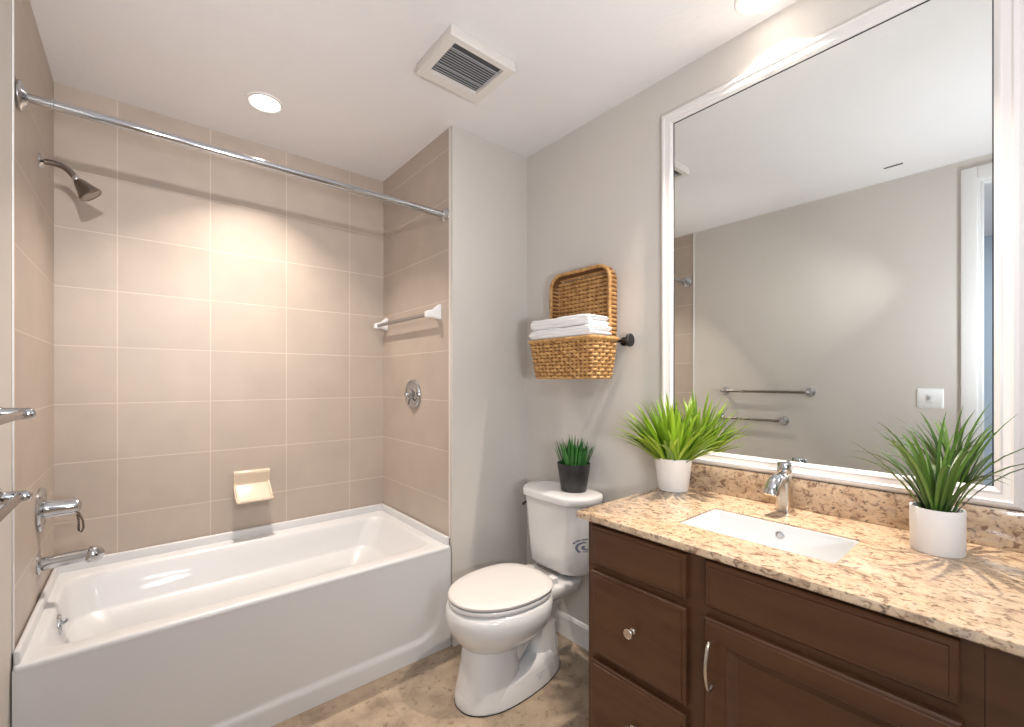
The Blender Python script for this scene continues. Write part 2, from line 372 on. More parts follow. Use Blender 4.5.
t = thing('tub_valve', 'chrome tub and shower valve with looped lever on the left tiled wall', 'valve', (0.0005, 2.29, 0.848))
b = bmesh.new(); lathe(b, [(0.080, 0), (0.081, 0.006), (0.076, 0.012), (0.066, 0.013), (0.052, 0.010), (0.040, 0.014), (0.030, 0.016)], (0.0005, 2.29, 0.848), (1, 0, 0), 36); obj('escutcheon', b, 'chrome', t)
b = bmesh.new(); lathe(b, [(0.034, 0.012), (0.034, 0.028), (0.031, 0.034), (0.030, 0.090), (0.026, 0.104), (0.014, 0.112), (0, 0.114)], (0.0005, 2.29, 0.848), (1, 0, -0.02), 28, True, False); obj('handle_body', b, 'chrome', t)
lp = [(0.098, 2.29, 0.832), (0.106, 2.289, 0.815), (0.117, 2.288, 0.785), (0.119, 2.284, 0.758), (0.113, 2.280, 0.745), (0.106, 2.281, 0.752), (0.106, 2.286, 0.785), (0.101, 2.289, 0.815)]
b = bmesh.new(); tube(b, lp, 0.0036, 8); obj('lever', b, 'darkchrome', t)

t = thing('tub_spout', 'long chrome tub spout below the valve on the left tiled wall', 'spout', (0.0005, 2.262, 0.657))
b = bmesh.new(); lathe(b, [(0.036, 0), (0.036, 0.004), (0.026, 0.010), (0.02, 0.012)], (0.0005, 2.262, 0.657), (1, 0, 0), 28); obj('flange', b, 'chrome', t)
b = bmesh.new(); tube(b, [(0.006, 2.262, 0.657), (0.05, 2.262, 0.658), (0.135, 2.262, 0.662)], [0.024, 0.0235, 0.0235], 20); obj('spout_tube', b, 'chrome', t)
b = bmesh.new(); lathe(b, [(0.0245, 0), (0.030, 0.006), (0.0315, 0.016), (0.029, 0.030), (0.019, 0.044), (0.007, 0.051), (0, 0.051)], (0.130, 2.262, 0.6625), (1, 0, -0.22), 24, True, False); obj('nozzle', b, 'chrome', t)

t = thing('shower_diverter', 'round chrome diverter trim with a short stub on the right tub wall', 'valve', (1.4905, 2.226, 1.243))
b = bmesh.new(); lathe(b, [(0.083, 0), (0.084, 0.007), (0.080, 0.014), (0.072, 0.016), (0.064, 0.011), (0.052, 0.007), (0.040, 0.009), (0.030, 0.014)], (1.4905, 2.226, 1.243), (-1, 0, 0), 36); obj('escutcheon', b, 'chrome', t)
b = bmesh.new(); lathe(b, [(0.028, 0.012), (0.026, 0.026), (0.015, 0.030), (0.0135, 0.052), (0.010, 0.057), (0, 0.057)], (1.4905, 2.226, 1.243), (-1, 0, 0), 24, True, False); obj('knob', b, 'chrome', t)
b = bmesh.new(); tube(b, [(1.466, 2.226, 1.230), (1.458, 2.228, 1.200), (1.461, 2.230, 1.186)], [0.006, 0.005, 0.004], 8); obj('lever', b, 'darkchrome', t)

t = thing('ceramic_towel_bar', 'metal towel bar in two white ceramic brackets on the right tub wall', 'towel bar', (1.4905, 2.27, 1.66))
for y in (1.957, 2.588):
    b = bmesh.new()
    loft(b, [[Vector((x, y + dy, z)) for dy, z in rrect(-w_, w_, z0, z1, 0.008, 4)] for x, w_, z0, z1 in ((1.4905, 0.024, 1.634, 1.712), (1.482, 0.024, 1.634, 1.712), (1.470, 0.019, 1.641, 1.700), (1.448, 0.0155, 1.643, 1.684), (1.420, 0.0145, 1.640, 1.676), (1.412, 0.011, 1.644, 1.672))])
    obj('bracket', b, 'whitecer', t, 45)
b = bmesh.new(); box(b, (1.4215, 1.960, 1.6505), (1.4385, 2.585, 1.6675), 0.003); obj('bar', b, 'steel', t, 30, label='square brushed metal bar')

t = thing('soap_dish', 'cream ceramic soap dish mounted on the tile above the tub rim', 'soap dish', (0.745, 2.6305, 0.76))
b = bmesh.new()
prof = [(0.0, 0.845), (0.014, 0.845), (0.020, 0.838), (0.020, 0.828), (0.014, 0.820), (0.012, 0.775), (0.020, 0.764), (0.095, 0.712), (0.106, 0.714), (0.112, 0.706), (0.106, 0.698), (0.05, 0.700), (0.0, 0.720)]
loft(b, [[Vector((x, 2.6305 - d * k, 0.76 + (z - 0.76) * (0.97 if k < 1 else 1))) for d, z in prof] for x, k in ((0.660, 0.96), (0.664, 1.0), (0.826, 1.0), (0.830, 0.96))])
sd = obj('dish', b, 'cream', t, 35)
for x in (0.664, 0.818):
    b = bmesh.new(); loft(b, [[Vector((x + dx, 2.6305 - d, z)) for d, z in ((0.012, 0.782), (0.030, 0.778), (0.100, 0.726), (0.104, 0.712), (0.02, 0.760))] for dx in (0, 0.008)])
    obj('side_rim', b, 'cream', t, 30)

# ------------------------------------------------------------------ ceiling fittings
def recessed(x, y, label, power, color, spread, aim=(0, 0), first=[None]):
    if first[0] is None:
        t = thing('recessed_light', label, 'ceiling light', (x, y, H), 'recessed ceiling lights')
        b = bmesh.new(); R = [(0.062, -0.001), (0.064, -0.004), (0.070, -0.006), (0.078, -0.005), (0.081, -0.0005)]
        lathe(b, R, (x, y, H), (0, 0, 1), 40, False, False); obj('trim_ring', b, 'white', t)
        b = bmesh.new(); lathe(b, [(0.0, -0.004), (0.05, -0.0036), (0.063, -0.0015), (0.063, -0.0004)], (x, y, H), (0, 0, 1), 40, False, True); obj('lens', b, 'lens', t, label='glowing warm white lens')
        first[0] = t
    else:
        t = first[0].copy(); C.objects.link(t); t.location = (x, y, H); t['label'] = label
        for ch in first[0].children:
            if ch.type == 'MESH':
                c = ch.copy(); C.objects.link(c); c.parent = t
    o = area('downlight_lamp', (x, y, H - 0.012), (x + aim[0], y + aim[1], 0), 0.05, power, color, spread=radians(spread))
    return t
recessed(0.730, 2.226, 'lit round recessed ceiling light above the bathtub', 8.6, (1.0, 0.88, 0.76), 100)
recessed(1.885, 0.575, 'lit recessed ceiling light close to the wall above the mirror', 10.5, (1.0, 0.87, 0.74), 90)

t = thing('exhaust_fan', 'square white ceiling exhaust fan cover with dusty grey louvres', 'vent', (1.295, 1.44, H))
b = bmesh.new(); Z = H - 0.040
o_ = [ring(1.150, 1.450, 1.315, 1.567, 0.004, H - 0.0005, 3), ring(1.146, 1.454, 1.311, 1.571, 0.004, Z + 0.006, 3), ring(1.148, 1.452, 1.313, 1.569, 0.004, Z, 3), ring(1.180, 1.412, 1.338, 1.526, 0.002, Z, 3), ring(1.184, 1.408, 1.342, 1.522, 0.002, Z + 0.020, 3)]
loft(b, o_, False, False); obj('housing', b, 'ventw', t, 30)
b = bmesh.new(); box(b, (1.182, 1.340, Z + 0.0145), (1.410, 1.524, Z + 0.020)); obj('filter_screen', b, 'dark', t)
for k in range(12):
    b = bmesh.new(); y = 1.366 + k * 0.0125; hgt = 0.003 if k in (0, 8) else 0.006
    loft(b, [[Vector((x, y + dy, Z + dz)) for dy, dz in ((0, hgt), (0.0016 if hgt > 0.004 else 0.003, hgt - 0.001), (0.0085, 0.0125), (0.0070, 0.0135))] for x in (1.184, 1.408)]); obj('louvre', b, 'grey', t, None)
b = bmesh.new(); box(b, (0.232, 0.50, H - 0.004), (0.246, 0.585, H - 0.0003), 0.0015); o = obj('ceiling_slot', b, 'dark'); o['label'] = 'short thin dark slot in the ceiling, seen only in the mirror'; o['category'] = 'vent'

# ------------------------------------------------------------------ towel bars and switch on the left wall (seen in the mirror)
def wall_bar(y0, y1, z, off, label):
    t = thing('towel_bar', label, 'towel bar', (0.0005, (y0 + y1) / 2, z), 'chrome towel bars on the left wall')
    b = bmesh.new(); tube(b, [(off, y0, z), (off, y1, z)], 0.0095, 14); obj('bar', b, 'darkchrome', t)
    for y in (y0, y1):
        b = bmesh.new(); lathe(b, [(0.033, 0), (0.033, 0.005), (0.029, 0.013), (0.020, 0.020), (0.0165, 0.026), (0.0150, off - 0.005), (0.0145, off + 0.010), (0.0115, off + 0.018), (0.006, off + 0.0215), (0, off + 0.022)], (0.0005, y, z), (1, 0, 0), 24, True, False); obj('post', b, 'chrome', t)
wall_bar(1.022, 1.600, 1.236, 0.062, 'upper of the two chrome towel bars on the left wall')
wall_bar(1.184, 1.640, 1.022, 0.050, 'lower of the two chrome towel bars on the left wall')
t = thing('light_switch', 'white light switch plate beside the doorway, seen in the mirror', 'light switch', (0.0005, 0.414, 1.212))
b = bmesh.new(); loft(b, [[Vector((x, 0.414 + p, 1.212 + q)) for p, q in rrect(-w_, w_, -h_, h_, 0.006, 3)] for x, w_, h_ in ((0.0005, 0.058, 0.060), (0.004, 0.058, 0.060), (0.0075, 0.053, 0.055))]); obj('plate', b, 'switch', t, 30)
b = bmesh.new(); box(b, (0.0055, 0.400, 1.186), (0.0088, 0.428, 1.238), 0.001); sw = obj('toggle_surround', b, 'white', t)
b = bmesh.new(); box(b, (0.008, 0.409, 1.205), (0.020, 0.419, 1.226), 0.002); obj('toggle', b, 'grey', sw)

# ------------------------------------------------------------------ toilet (centre line y = TC, tank against the right wall)
TC = 1.46
def egg(xf, xb, hw, z, n=40, back=2.6, front=2.05, split=0.56):
    pts = []; xm = xf + (xb - xf) * split
    for k in range(n):
        a = 2 * pi * k / n; c, s = cos(a), sin(a)
        e = back if c > 0 else front; L = (xb - xm) if c > 0 else (xm - xf)
        r = (abs(c) ** e + abs(s) ** e) ** (-1 / e)
        pts.append(Vector((xm + L * r * c, TC + hw * r * s, z)))
    return pts
t = thing('toilet', 'white two-piece toilet with closed lid between tub and vanity', 'toilet', (1.55, TC, 0))
b = bmesh.new()
# bowl
loft(b, [egg(1.345, 1.60, 0.080, 0.205), egg(1.322, 1.63, 0.110, 0.222), egg(1.300, 1.66, 0.136, 0.243), egg(1.280, 1.68, 0.156, 0.268), egg(1.258, 1.70, 0.180, 0.300), egg(1.247, 1.71, 0.191, 0.335), egg(1.244, 1.715, 0.194, 0.362), egg(1.248, 1.715, 0.190, 0.388), egg(1.262, 1.712, 0.175, 0.400), egg(1.30, 1.69, 0.14, 0.4005)])
# front pedestal column flaring to the foot
loft(b, [egg(1.283, 1.545, 0.118, 0.012, 40, 3.0, 2.3), egg(1.290, 1.545, 0.115, 0.055, 40, 3.0, 2.3), egg(1.302, 1.55, 0.108, 0.11, 40, 3.0, 2.3), egg(1.312, 1.55, 0.102, 0.17, 40, 3.0, 2.3), egg(1.318, 1.56, 0.099, 0.235, 40, 3.0, 2.3), egg(1.33, 1.57, 0.095, 0.26, 40, 3.0, 2.3)])
# egg-shaped foot, lower behind the column
def foot(z, g=0.0): return egg(1.281 - g, 1.838 + g, 0.128 + g, z, 48, 2.15, 2.3, 0.40)
def slope(rg_): return [Vector((p.x, p.y, p.z + (p.x - 1.58) * 0.10)) for p in rg_]
loft(b, [foot(0.004), foot(0.016), foot(0.045, -0.004), slope(foot(0.085, -0.010)), slope(foot(0.105, -0.018)), slope(foot(0.112, -0.035))])
# trapway bulge and rear column
tube(b, bez((1.43, TC, 0.13), (1.53, TC, 0.12), (1.56, TC, 0.30), (1.70, TC, 0.325), 14), [0.070 + 0.022 * sin(pi * i / 14) for i in range(15)], 22)
loft(b, [[Vector((x, TC + y, z)) for x, y in rrect(x0, x1, -hw, hw, 0.055, 6)] for z, x0, x1, hw in ((0.08, 1.63, 1.79, 0.092), (0.14, 1.63, 1.785, 0.084), (0.22, 1.62, 1.785, 0.082), (0.30, 1.60, 1.80, 0.088), (0.36, 1.58, 1.84, 0.105))])
# shelf that carries the tank
loft(b, [[Vector((x, TC + y, z)) for x, y in rrect(x0, x1, -hw, hw, 0.05, 6)] for z, x0, x1, hw in ((0.335, 1.60, 1.86, 0.100), (0.358, 1.60, 1.90, 0.122), (0.395, 1.60, 1.915, 0.130), (0.405, 1.62, 1.905, 0.122))])
obj('bowl', b, 'porc', t, 55)
b = bmesh.new()
loft(b, [foot(0.0005, 0.002), foot(0.0042, 0.002)]); obj('caulk_line', b, 'seam', t, None)
b = bmesh.new(); loft(b, [egg(1.268, 1.70, 0.168, 0.4006), egg(1.268, 1.70, 0.168, 0.4060)]); obj('bumper_gap_shade', b, 'seam', t)  # dark slab paints shade into the gap between bowl and seat
b = bmesh.new(); loft(b, [egg(1.257, 1.715, 0.180, 0.4060), egg(1.254, 1.716, 0.182, 0.409), egg(1.255, 1.716, 0.182, 0.419), egg(1.257, 1.714, 0.180, 0.4220)]); seat = obj('seat', b, 'porc', t, 50)
b = bmesh.new(); loft(b, [egg(1.270, 1.710, 0.168, 0.4220), egg(1.270, 1.710, 0.168, 0.4280)]); obj('seat_gap_shade', b, 'seam', seat)  # dark filler stands in for the shade between seat and lid
b = bmesh.new(); loft(b, [egg(1.256, 1.722, 0.181, 0.4280), egg(1.254, 1.724, 0.183, 0.4310), egg(1.255, 1.724, 0.183, 0.4375), egg(1.263, 1.720, 0.176, 0.4425), egg(1.30, 1.69, 0.145, 0.4445), egg(1.42, 1.58, 0.06, 0.4455)]); obj('lid', b, 'seat', t, 50)
for s in (-1, 1):
    b = bmesh.new(); box(b, (1.722, TC + s * 0.075 - 0.022, 0.402), (1.758, TC + s * 0.075 + 0.022, 0.432), 0.006); obj('hinge', b, 'porc', t)

def tank_ring(z, hw, xf, xb, bul, r, n=8):
    # flat back, bowed front
    pts = []
    for y, d in rrect(-hw, hw, 0.0, 1.0 * (xb - xf), r, n):
        x = xb - d
        k = max(0.0, 1 - (y / hw) ** 2)
        x = x - bul * k * (d / (xb - xf)) ** 2
        pts.append(Vector((x, TC + y, z)))
    return pts
TK = [(0.425, 0.150, 1.825, 1.965, 0.020, 0.05), (0.432, 0.165, 1.812, 1.972, 0.032, 0.078), (0.450, 0.172, 1.806, 1.975, 0.036, 0.078), (0.55, 0.181, 1.802, 1.978, 0.040, 0.078), (0.66, 0.190, 1.798, 1.980, 0.043, 0.078), (0.752, 0.198, 1.795, 1.982, 0.046, 0.078)]
b = bmesh.new(); loft(b, [tank_ring(*p) for p in TK]); tank = obj('tank', b, 'porc', t, 50)
b = bmesh.new(); loft(b, [tank_ring(0.7525, 0.194, 1.80, 1.98, 0.046, 0.076), tank_ring(0.7555, 0.194, 1.80, 1.98, 0.046, 0.078)]); obj('lid_gap_shade', b, 'seam', tank)  # dark filler stands in for the shade under the tank lid
b = bmesh.new(); loft(b, [tank_ring(0.7555, 0.205, 1.788, 1.985, 0.048, 0.084), tank_ring(0.759, 0.208, 1.784, 1.987, 0.050, 0.086), tank_ring(0.783, 0.209, 1.783, 1.988, 0.050, 0.086), tank_ring(0.791, 0.206, 1.786, 1.986, 0.050, 0.086), tank_ring(0.795, 0.196, 1.796, 1.978, 0.046, 0.080), tank_ring(0.796, 0.15, 1.84, 1.95, 0.02, 0.045)]); obj('tank_lid', b, 'porc', t, 50)
b = bmesh.new(); lathe(b, [(0.016, 0), (0.016, 0.006), (0.010, 0.010), (0, 0.010)], (1.845, TC + 0.190, 0.70), (0, 1, 0), 18, True, False)
tube(b, [(1.845, TC + 0.199, 0.700), (1.832, TC + 0.202, 0.696), (1.812, TC + 0.203, 0.686)], [0.007, 0.006, 0.007], 10); obj('flush_lever', b, 'black', t, label='dark flush lever')
def tank_front(y, z):      # surface of the tank front: x at (y, z)
    for a, c in zip(TK[:-1], TK[1:]):
        if a[0] <= z <= c[0]:
            f = (z - a[0]) / (c[0] - a[0]); hw, xf, xb, bul, r = [a[i] + (c[i] - a[i]) * f for i in range(1, 6)]
            u = abs(y - TC); D = xb - xf
            d = D if u <= hw - r else D - r + sqrt(max(0, r * r - (u - hw + r) ** 2))
            return xb - d - bul * max(0, 1 - (u / hw) ** 2) * (d / D) ** 2
    return 1.8
b = bmesh.new(); ey, ez = 1.280, 0.566
def decal(u0, u1, r0, r1, n=14):
    g = []
    for i in range(n + 1):
        a = radians(u0 + (u1 - u0) * i / n); row = []
        for r in (r0, r1):
            y = ey - r * cos(a); z = ez + r * sin(a); row.append(b.verts.new((tank_front(y, z) - 0.0006, y, z)))
        g.append(row)
    for p, q in zip(g[:-1], g[1:]): b.faces.new((p[0], p[1], q[1], q[0]))
for a0, a1 in ((35, 60), (64, 82), (86, 104), (108, 130), (134, 150)): decal(a0, a1, 0.036, 0.042, 5)     # illegible lettering round the top
decal(40, 230, 0.022, 0.029); decal(-30, 60, 0.016, 0.021); decal(120, 320, 0.006, 0.013); decal(240, 330, 0.018, 0.022)
obj('emblem', b, 'decal', t, None, label='small round blue-grey printed emblem')
b = bmesh.new()
def foot_y(x, z):
    g = -0.004 - (z - 0.045) * 0.15; xm = 1.281 + 0.557 * 0.40; hw = 0.128 + g
    return TC - hw * (1 - abs((x - xm) / (1.838 - xm)) ** 2.15) ** (1 / 2.3)
for k, (x0, x1) in enumerate(((1.600, 1.652), (1.606, 1.636), (1.612, 1.630))):
    z = 0.068 - k * 0.011; tube(b, [(x0 + (x1 - x0) * q / 5, foot_y(x0 + (x1 - x0) * q / 5, z) - 0.0006, z) for q in range(6)], 0.0020, 6)
obj('molded_mark', b, 'grey', t, None)

# ------------------------------------------------------------------ vanity
FX, FR = 1.413, 1.436         # door/drawer face plane, face-frame plane
VY0, VY1 = -0.010, 0.930
t = thing('vanity_cabinet', 'dark brown wooden vanity cabinet under the granite counter', 'cabinet', (1.70, 0.45, 0))
b = bmesh.new(); box(b, (FR + 0.018, VY0, 0.10), (1.996, VY1 - 0.0005, 0.700)); box(b, (FR + 0.075, VY0 + 0.01, 0.0005), (1.98, VY1 - 0.0105, 0.10))
for y0, y1 in ((VY1 - 0.019, VY1 - 0.0005), (VY0, VY0 + 0.018)): box(b, (FR + 0.018, y0, 0.70), (1.996, y1, 0.8725))
box(b, (1.97, VY0 + 0.018, 0.70), (1.996, VY1 - 0.019, 0.8725)); obj('carcass', b, 'wood', t, None)
b = bmesh.new()
for y0, y1, z0, z1 in ((VY1 - 0.05, VY1, 0.10, 0.8728), (0.525, 0.600, 0.10, 0.8728), (0.060, 0.10, 0.10, 0.8728), (0.600, VY1 - 0.05, 0.835, 0.8728), (0.10, 0.525, 0.835, 0.8728), (0.600, VY1 - 0.05, 0.706, 0.748), (0.600, VY1 - 0.05, 0.425, 0.465), (0.10, 0.525, 0.705, 0.755), (0.600, VY1 - 0.05, 0.10, 0.165), (0.10, 0.525, 0.10, 0.14)):
    box(b, (FR, y0, z0), (FR + 0.018, y1, z1))
box(b, (FR - 0.001, VY0, 0.10), (FR + 0.018, 0.0592, 0.8728)); obj('face_frame', b, 'wood', t, None)

def slab(b, y0, y1, z0, z1, r=0.010):       # slab front with a stepped, eased edge
    def rr(i, x): return [Vector((x, y0 + i if s in (1, 2) else y1 - i, z0 + i if q in (0, 1) else z1 - i)) for s, q in ((0, 0), (1, 1), (2, 2), (3, 3))]
    loft(b, [rr(0, FR - 0.0005), rr(0, FX + 0.0075), rr(0.003, FX + 0.0045), rr(r, FX + 0.0036), rr(r + 0.0015, FX + 0.0006), rr(r + 0.0035, FX), rr(r + 0.01, FX)])
def knob(parent, y, z):
    b = bmesh.new(); lathe(b, [(0.0085, 0), (0.0085, 0.002), (0.0045, 0.005), (0.0045, 0.015), (0.0125, 0.019), (0.0155, 0.022), (0.0155, 0.0255), (0.0135, 0.028), (0.011, 0.0268), (0.006, 0.0275), (0, 0.028)], (FX, y, z), (-1, 0, 0), 26, True, False); obj('knob', b, 'nickel', parent, label='round brushed nickel knob')
for y0, y1, z0, z1, kn, lab in ((0.591, 0.906, 0.735, 0.856, None, None), (0.590, 0.906, 0.452, 0.712, 0.585, None), (0.590, 0.906, 0.155, 0.427, 0.300, None)):
    b = bmesh.new(); slab(b, y0, y1, z0, z1); d = obj('drawer', b, 'wood', t, 20)
    if kn: knob(d, 0.748, kn)
b = bmesh.new(); slab(b, 0.089, 0.540, 0.742, 0.858, 0.012); obj('false_front', b, 'wood', t, 20)
b = bmesh.new(); y0, y1, z0, z1 = 0.085, 0.541, 0.130, 0.714
def dr(i, x): return [Vector((x, y0 + i, z0 + i)), Vector((x, y1 - i, z0 + i)), Vector((x, y1 - i, z1 - i)), Vector((x, y0 + i, z1 - i))]
loft(b, [dr(0, FR - 0.0005), dr(0, FX + 0.006), dr(0.004, FX + 0.002), dr(0.009, FX + 0.0012), dr(0.011, FX), dr(0.052, FX), dr(0.055, FX + 0.0035), dr(0.058, FX + 0.0042), dr(0.078, FX + 0.0150), dr(0.081, FX + 0.0155), dr(0.10, FX + 0.0155)])
door = obj('door', b, 'wood', t, 15)
hp = [(FX - 0.0005, 0.519, 0.548), (FX - 0.018, 0.519, 0.543)] + [(FX - 0.022 - 0.012 * sin(pi * k / 12), 0.519, 0.547 + 0.110 * k / 12) for k in range(13)] + [(FX - 0.018, 0.519, 0.662), (FX - 0.0005, 0.519, 0.658)]
b = bmesh.new(); tube(b, hp, [0.0048] * len(hp), 10); obj('handle', b, 'nickel', door, label='arched brushed nickel pull')

CZ = 0.895; CX0 = 1.395; CY1 = 0.951; CY0 = -0.035
SX0, SX1, SY0, SY1 = 1.545, 1.790, 0.299, 0.684
b = bmesh.new(); n = 6
outs = [ring(CX0 + i, 1.9995, CY0 + i, CY1 - i, 0.006, z, n) for i, z in ((0.003, CZ - 0.022), (0.0, CZ - 0.019), (0.0, CZ - 0.005), (0.0015, CZ - 0.0015), (0.005, CZ))]
ins = [ring(SX0 + i, SX1 - i, SY0 + i, SY1 - i, 0.010, z, n) for i, z in ((-0.003, CZ), (0.0, CZ - 0.002), (0.0, CZ - 0.022))]
rings = outs + ins; vs = loft(b, rings, False, False)
for i in range(len(vs[0])):
    j = (i + 1) % len(vs[0]); b.faces.new((vs[-1][i], vs[-1][j], vs[0][j], vs[0][i]))
o = obj('countertop', b, 'granite', None, 30); o['label'] = 'speckled beige granite vanity countertop with a rectangular sink cut-out'; o['category'] = 'countertop'
b = bmesh.new(); box(b, (1.977, CY0, CZ + 0.0003), (1.9995, 0.892, CZ + 0.100), 0.003); o = obj('backsplash', b, 'granite', None, 30); o['label'] = 'granite backsplash strip between the counter and the mirror'; o['category'] = 'backsplash'

t = thing('sink', 'white rectangular undermount sink in the granite counter', 'sink', (1.667, 0.49, CZ - 0.17))
b = bmesh.new(); zt = CZ - 0.0225
def sr(i, z, r): return ring(SX0 + i, SX1 - i, SY0 + i, SY1 - i, r, z, 6)
loft(b, [sr(-0.022, zt - 0.006, 0.03), sr(-0.022, zt, 0.03), sr(0.0006, zt, 0.010), sr(0.0006, CZ - 0.0085, 0.010), sr(0.0016, CZ - 0.007, 0.010), sr(0.003, CZ - 0.008, 0.012), sr(0.005, zt - 0.06, 0.030), sr(0.012, zt - 0.105, 0.045), sr(0.028, zt - 0.124, 0.05), sr(0.060, zt - 0.130, 0.05), sr(0.10, zt - 0.132, 0.018)], False, True)
loft(b, [sr(-0.022, zt - 0.006, 0.03), sr(-0.008, zt - 0.02, 0.04), sr(0.0, zt - 0.11, 0.05), sr(0.028, zt - 0.138, 0.05), sr(0.10, zt - 0.140, 0.018)], False, True)
obj('basin', b, 'porc', t, 50)
b = bmesh.new(); lathe(b, [(0.0125, 0), (0.0125, 0.003), (0.0085, 0.0045), (0.007, 0.002), (0, 0.002)], (SX1 - 0.0036, 0.490, CZ - 0.042), (-1, 0, 0.1), 22, True, False); obj('overflow_ring', b, 'chrome', t)
b = bmesh.new(); lathe(b, [(0.022, 0), (0.022, 0.003), (0.016, 0.005), (0, 0.005)], (1.667, 0.49, CZ - 0.1605), (0, 0, 1), 24, True, False); obj('drain', b, 'chrome', t)

t = thing('faucet', 'chrome single-hole sink faucet behind the basin on the counter', 'faucet', (1.90, 0.52, CZ))
fx, fy = 1.922, 0.522
def fr(z, hx, hy, r, dx=0): return [Vector((fx + dx + x, fy + y, z)) for x, y in rrect(-hx, hx, -hy, hy, r, 5)]
b = bmesh.new(); loft(b, [fr(CZ + 0.0002, 0.027, 0.0255, 0.014), fr(CZ + 0.005, 0.027, 0.0255, 0.014), fr(CZ + 0.007, 0.0235, 0.022, 0.012), fr(CZ + 0.06, 0.022, 0.021, 0.012), fr(CZ + 0.100, 0.023, 0.0205, 0.013), fr(CZ + 0.118, 0.021, 0.0195, 0.014), fr(CZ + 0.124, 0.015, 0.015, 0.012)]); obj('body', b, 'nickel', t, 45)
b = bmesh.new(); sp = bez((fx - 0.004, fy + 0.001, CZ + 0.100), (fx - 0.055, fy + 0.003, CZ + 0.118), (fx - 0.085, fy + 0.004, CZ + 0.105), (fx - 0.098, fy + 0.005, CZ + 0.066), 12)
tube(b, sp, [0.016, 0.0172, 0.018, 0.019, 0.0195, 0.020, 0.0205, 0.021, 0.0212, 0.0214, 0.0214, 0.021, 0.020], 18); obj('spout', b, 'chrome', t, 50)
b = bmesh.new(); lathe(b, [(0.016, 0.122), (0.0200, 0.127), (0.0215, 0.131), (0.0215, 0.153), (0.019, 0.157), (0, 0.158)], (fx, fy, CZ), (0.02, 0, 1), 24, True, False)
tube(b, [(fx + 0.010, fy, CZ + 0.143), (fx + 0.026, fy, CZ + 0.148), (fx + 0.040, fy, CZ + 0.157)], [0.009, 0.0075, 0.006], 12, flatten=0.7); obj('handle', b, 'chrome', t, 50)

# ------------------------------------------------------------------ mirror
t = thing('framed_mirror', 'large wall mirror in a white moulded frame above the vanity', 'mirror', (2.0, 0.51, 0.99))
MY0, MY1, MZ0, MZ1 = 0.022, 0.996, 0.9965, 2.428
prof = [(0.0, 0.0005), (0.0, 0.014), (0.004, 0.020), (0.010, 0.024), (0.018, 0.025), (0.022, 0.021), (0.036, 0.017), (0.040, 0.018), (0.046, 0.015), (0.051, 0.009), (0.051, 0.0005)]
b = bmesh.new(); rings = []
for i, d in prof: rings.append([Vector((2.0 - d, y, z)) for y, z in ((MY0 + i, MZ0 + i), (MY1 - i, MZ0 + i), (MY1 - i, MZ1 - i), (MY0 + i, MZ1 - i))])
loft(b, rings, False, False); obj('frame', b, 'frame', t, 25)
b = bmesh.new(); i = 0.0505; box(b, (1.9935, MY0 + i, MZ0 + i), (1.9975, MY1 - i, MZ1 - i)); obj('glass', b, 'mirror', t, None, label='mirror glass')
b = bmesh.new(); e = 0.0518
for lo, hi in (((MY0 + e, MZ1 - e - 0.003), (MY1 - e, MZ1 - e)), ((MY1 - e - 0.003, MZ0 + e), (MY1 - e, MZ1 - e)), ((MY0 + e, MZ0 + e), (MY0 + e + 0.0025, MZ1 - e))): box(b, (1.9925, lo[0], lo[1]), (1.9934, hi[0], hi[1]))
obj('edge_strip', b, 'seam', t, None)

# ------------------------------------------------------------------ plants
def blades(spec, mat, parent):
    b = bmesh.new(); lay = b.verts.layers.float.new('tint')
    for (p, az, elev, L, bend, wd, tint) in spec:
        n = 8; pos = Vector(p); el = elev; side = Vector((-sin(az), cos(az), 0)); prev = None
        for i in range(n + 1):
            f = i / n; tdir = Vector((cos(az) * cos(el), sin(az) * cos(el), sin(el))); nrm = side.cross(tdir)
            ww = wd * (0.55 + 0.9 * f) * (1 - f ** 2.2) + 0.0002 if f < 1 else 0.0002
            pos.x = min(pos.x, 1.957)
            vs = [b.verts.new(pos + side * ww - nrm * 0.0002), b.verts.new(pos - nrm * ww * 0.45 * -1), b.verts.new(pos - side * ww - nrm * 0.0002)]
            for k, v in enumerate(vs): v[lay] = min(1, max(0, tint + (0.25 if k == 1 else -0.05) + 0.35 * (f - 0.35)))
            if prev:
                for k in range(3): b.faces.new((prev[k], prev[(k + 1) % 3], vs[(k + 1) % 3], vs[k]))
            prev = vs; pos = pos + tdir * (L / n); el -= bend / n * (0.4 + 1.2 * f)
    return obj('leaves', b, mat, parent, 60)

def pot(parent, loc, prof, mat, soil_z, soil_r, sx=1.0, rot=0.0):
    b = bmesh.new(); lathe(b, prof, loc, (0, 0, 1), 40, True, True, sx)
    if rot: bmesh.ops.rotate(b, verts=b.verts, cent=loc, matrix=Matrix.Rotation(rot, 3, 'Z'))
    obj('pot', b, mat, parent, 40)
    b = bmesh.new(); lathe(b, [(soil_r, soil_z - 0.004), (soil_r, soil_z), (soil_r * 0.5, soil_z + 0.003), (0, soil_z + 0.004)], loc, (0, 0, 1), 30, True, False, sx)
    if rot: bmesh.ops.rotate(b, verts=b.verts, cent=loc, matrix=Matrix.Rotation(rot, 3, 'Z'))
    obj('soil', b, 'soil', parent, 40)
G = 'artificial potted grasses'
R = random.Random(5)
px, py, pz = 1.905, 0.897, CZ + 0.0005
t = thing('potted_plant', 'bushy lime green grass in a white tapered pot beside the mirror', 'plant', (px, py, pz), G)
pot(t, (px, py, pz), [(0.048, 0), (0.053, 0.0), (0.055, 0.004), (0.0685, 0.121), (0.0685, 0.125), (0.0645, 0.125), (0.063, 0.108), (0.056, 0.106)], 'pot_w', 0.110, 0.0625)
spec = []
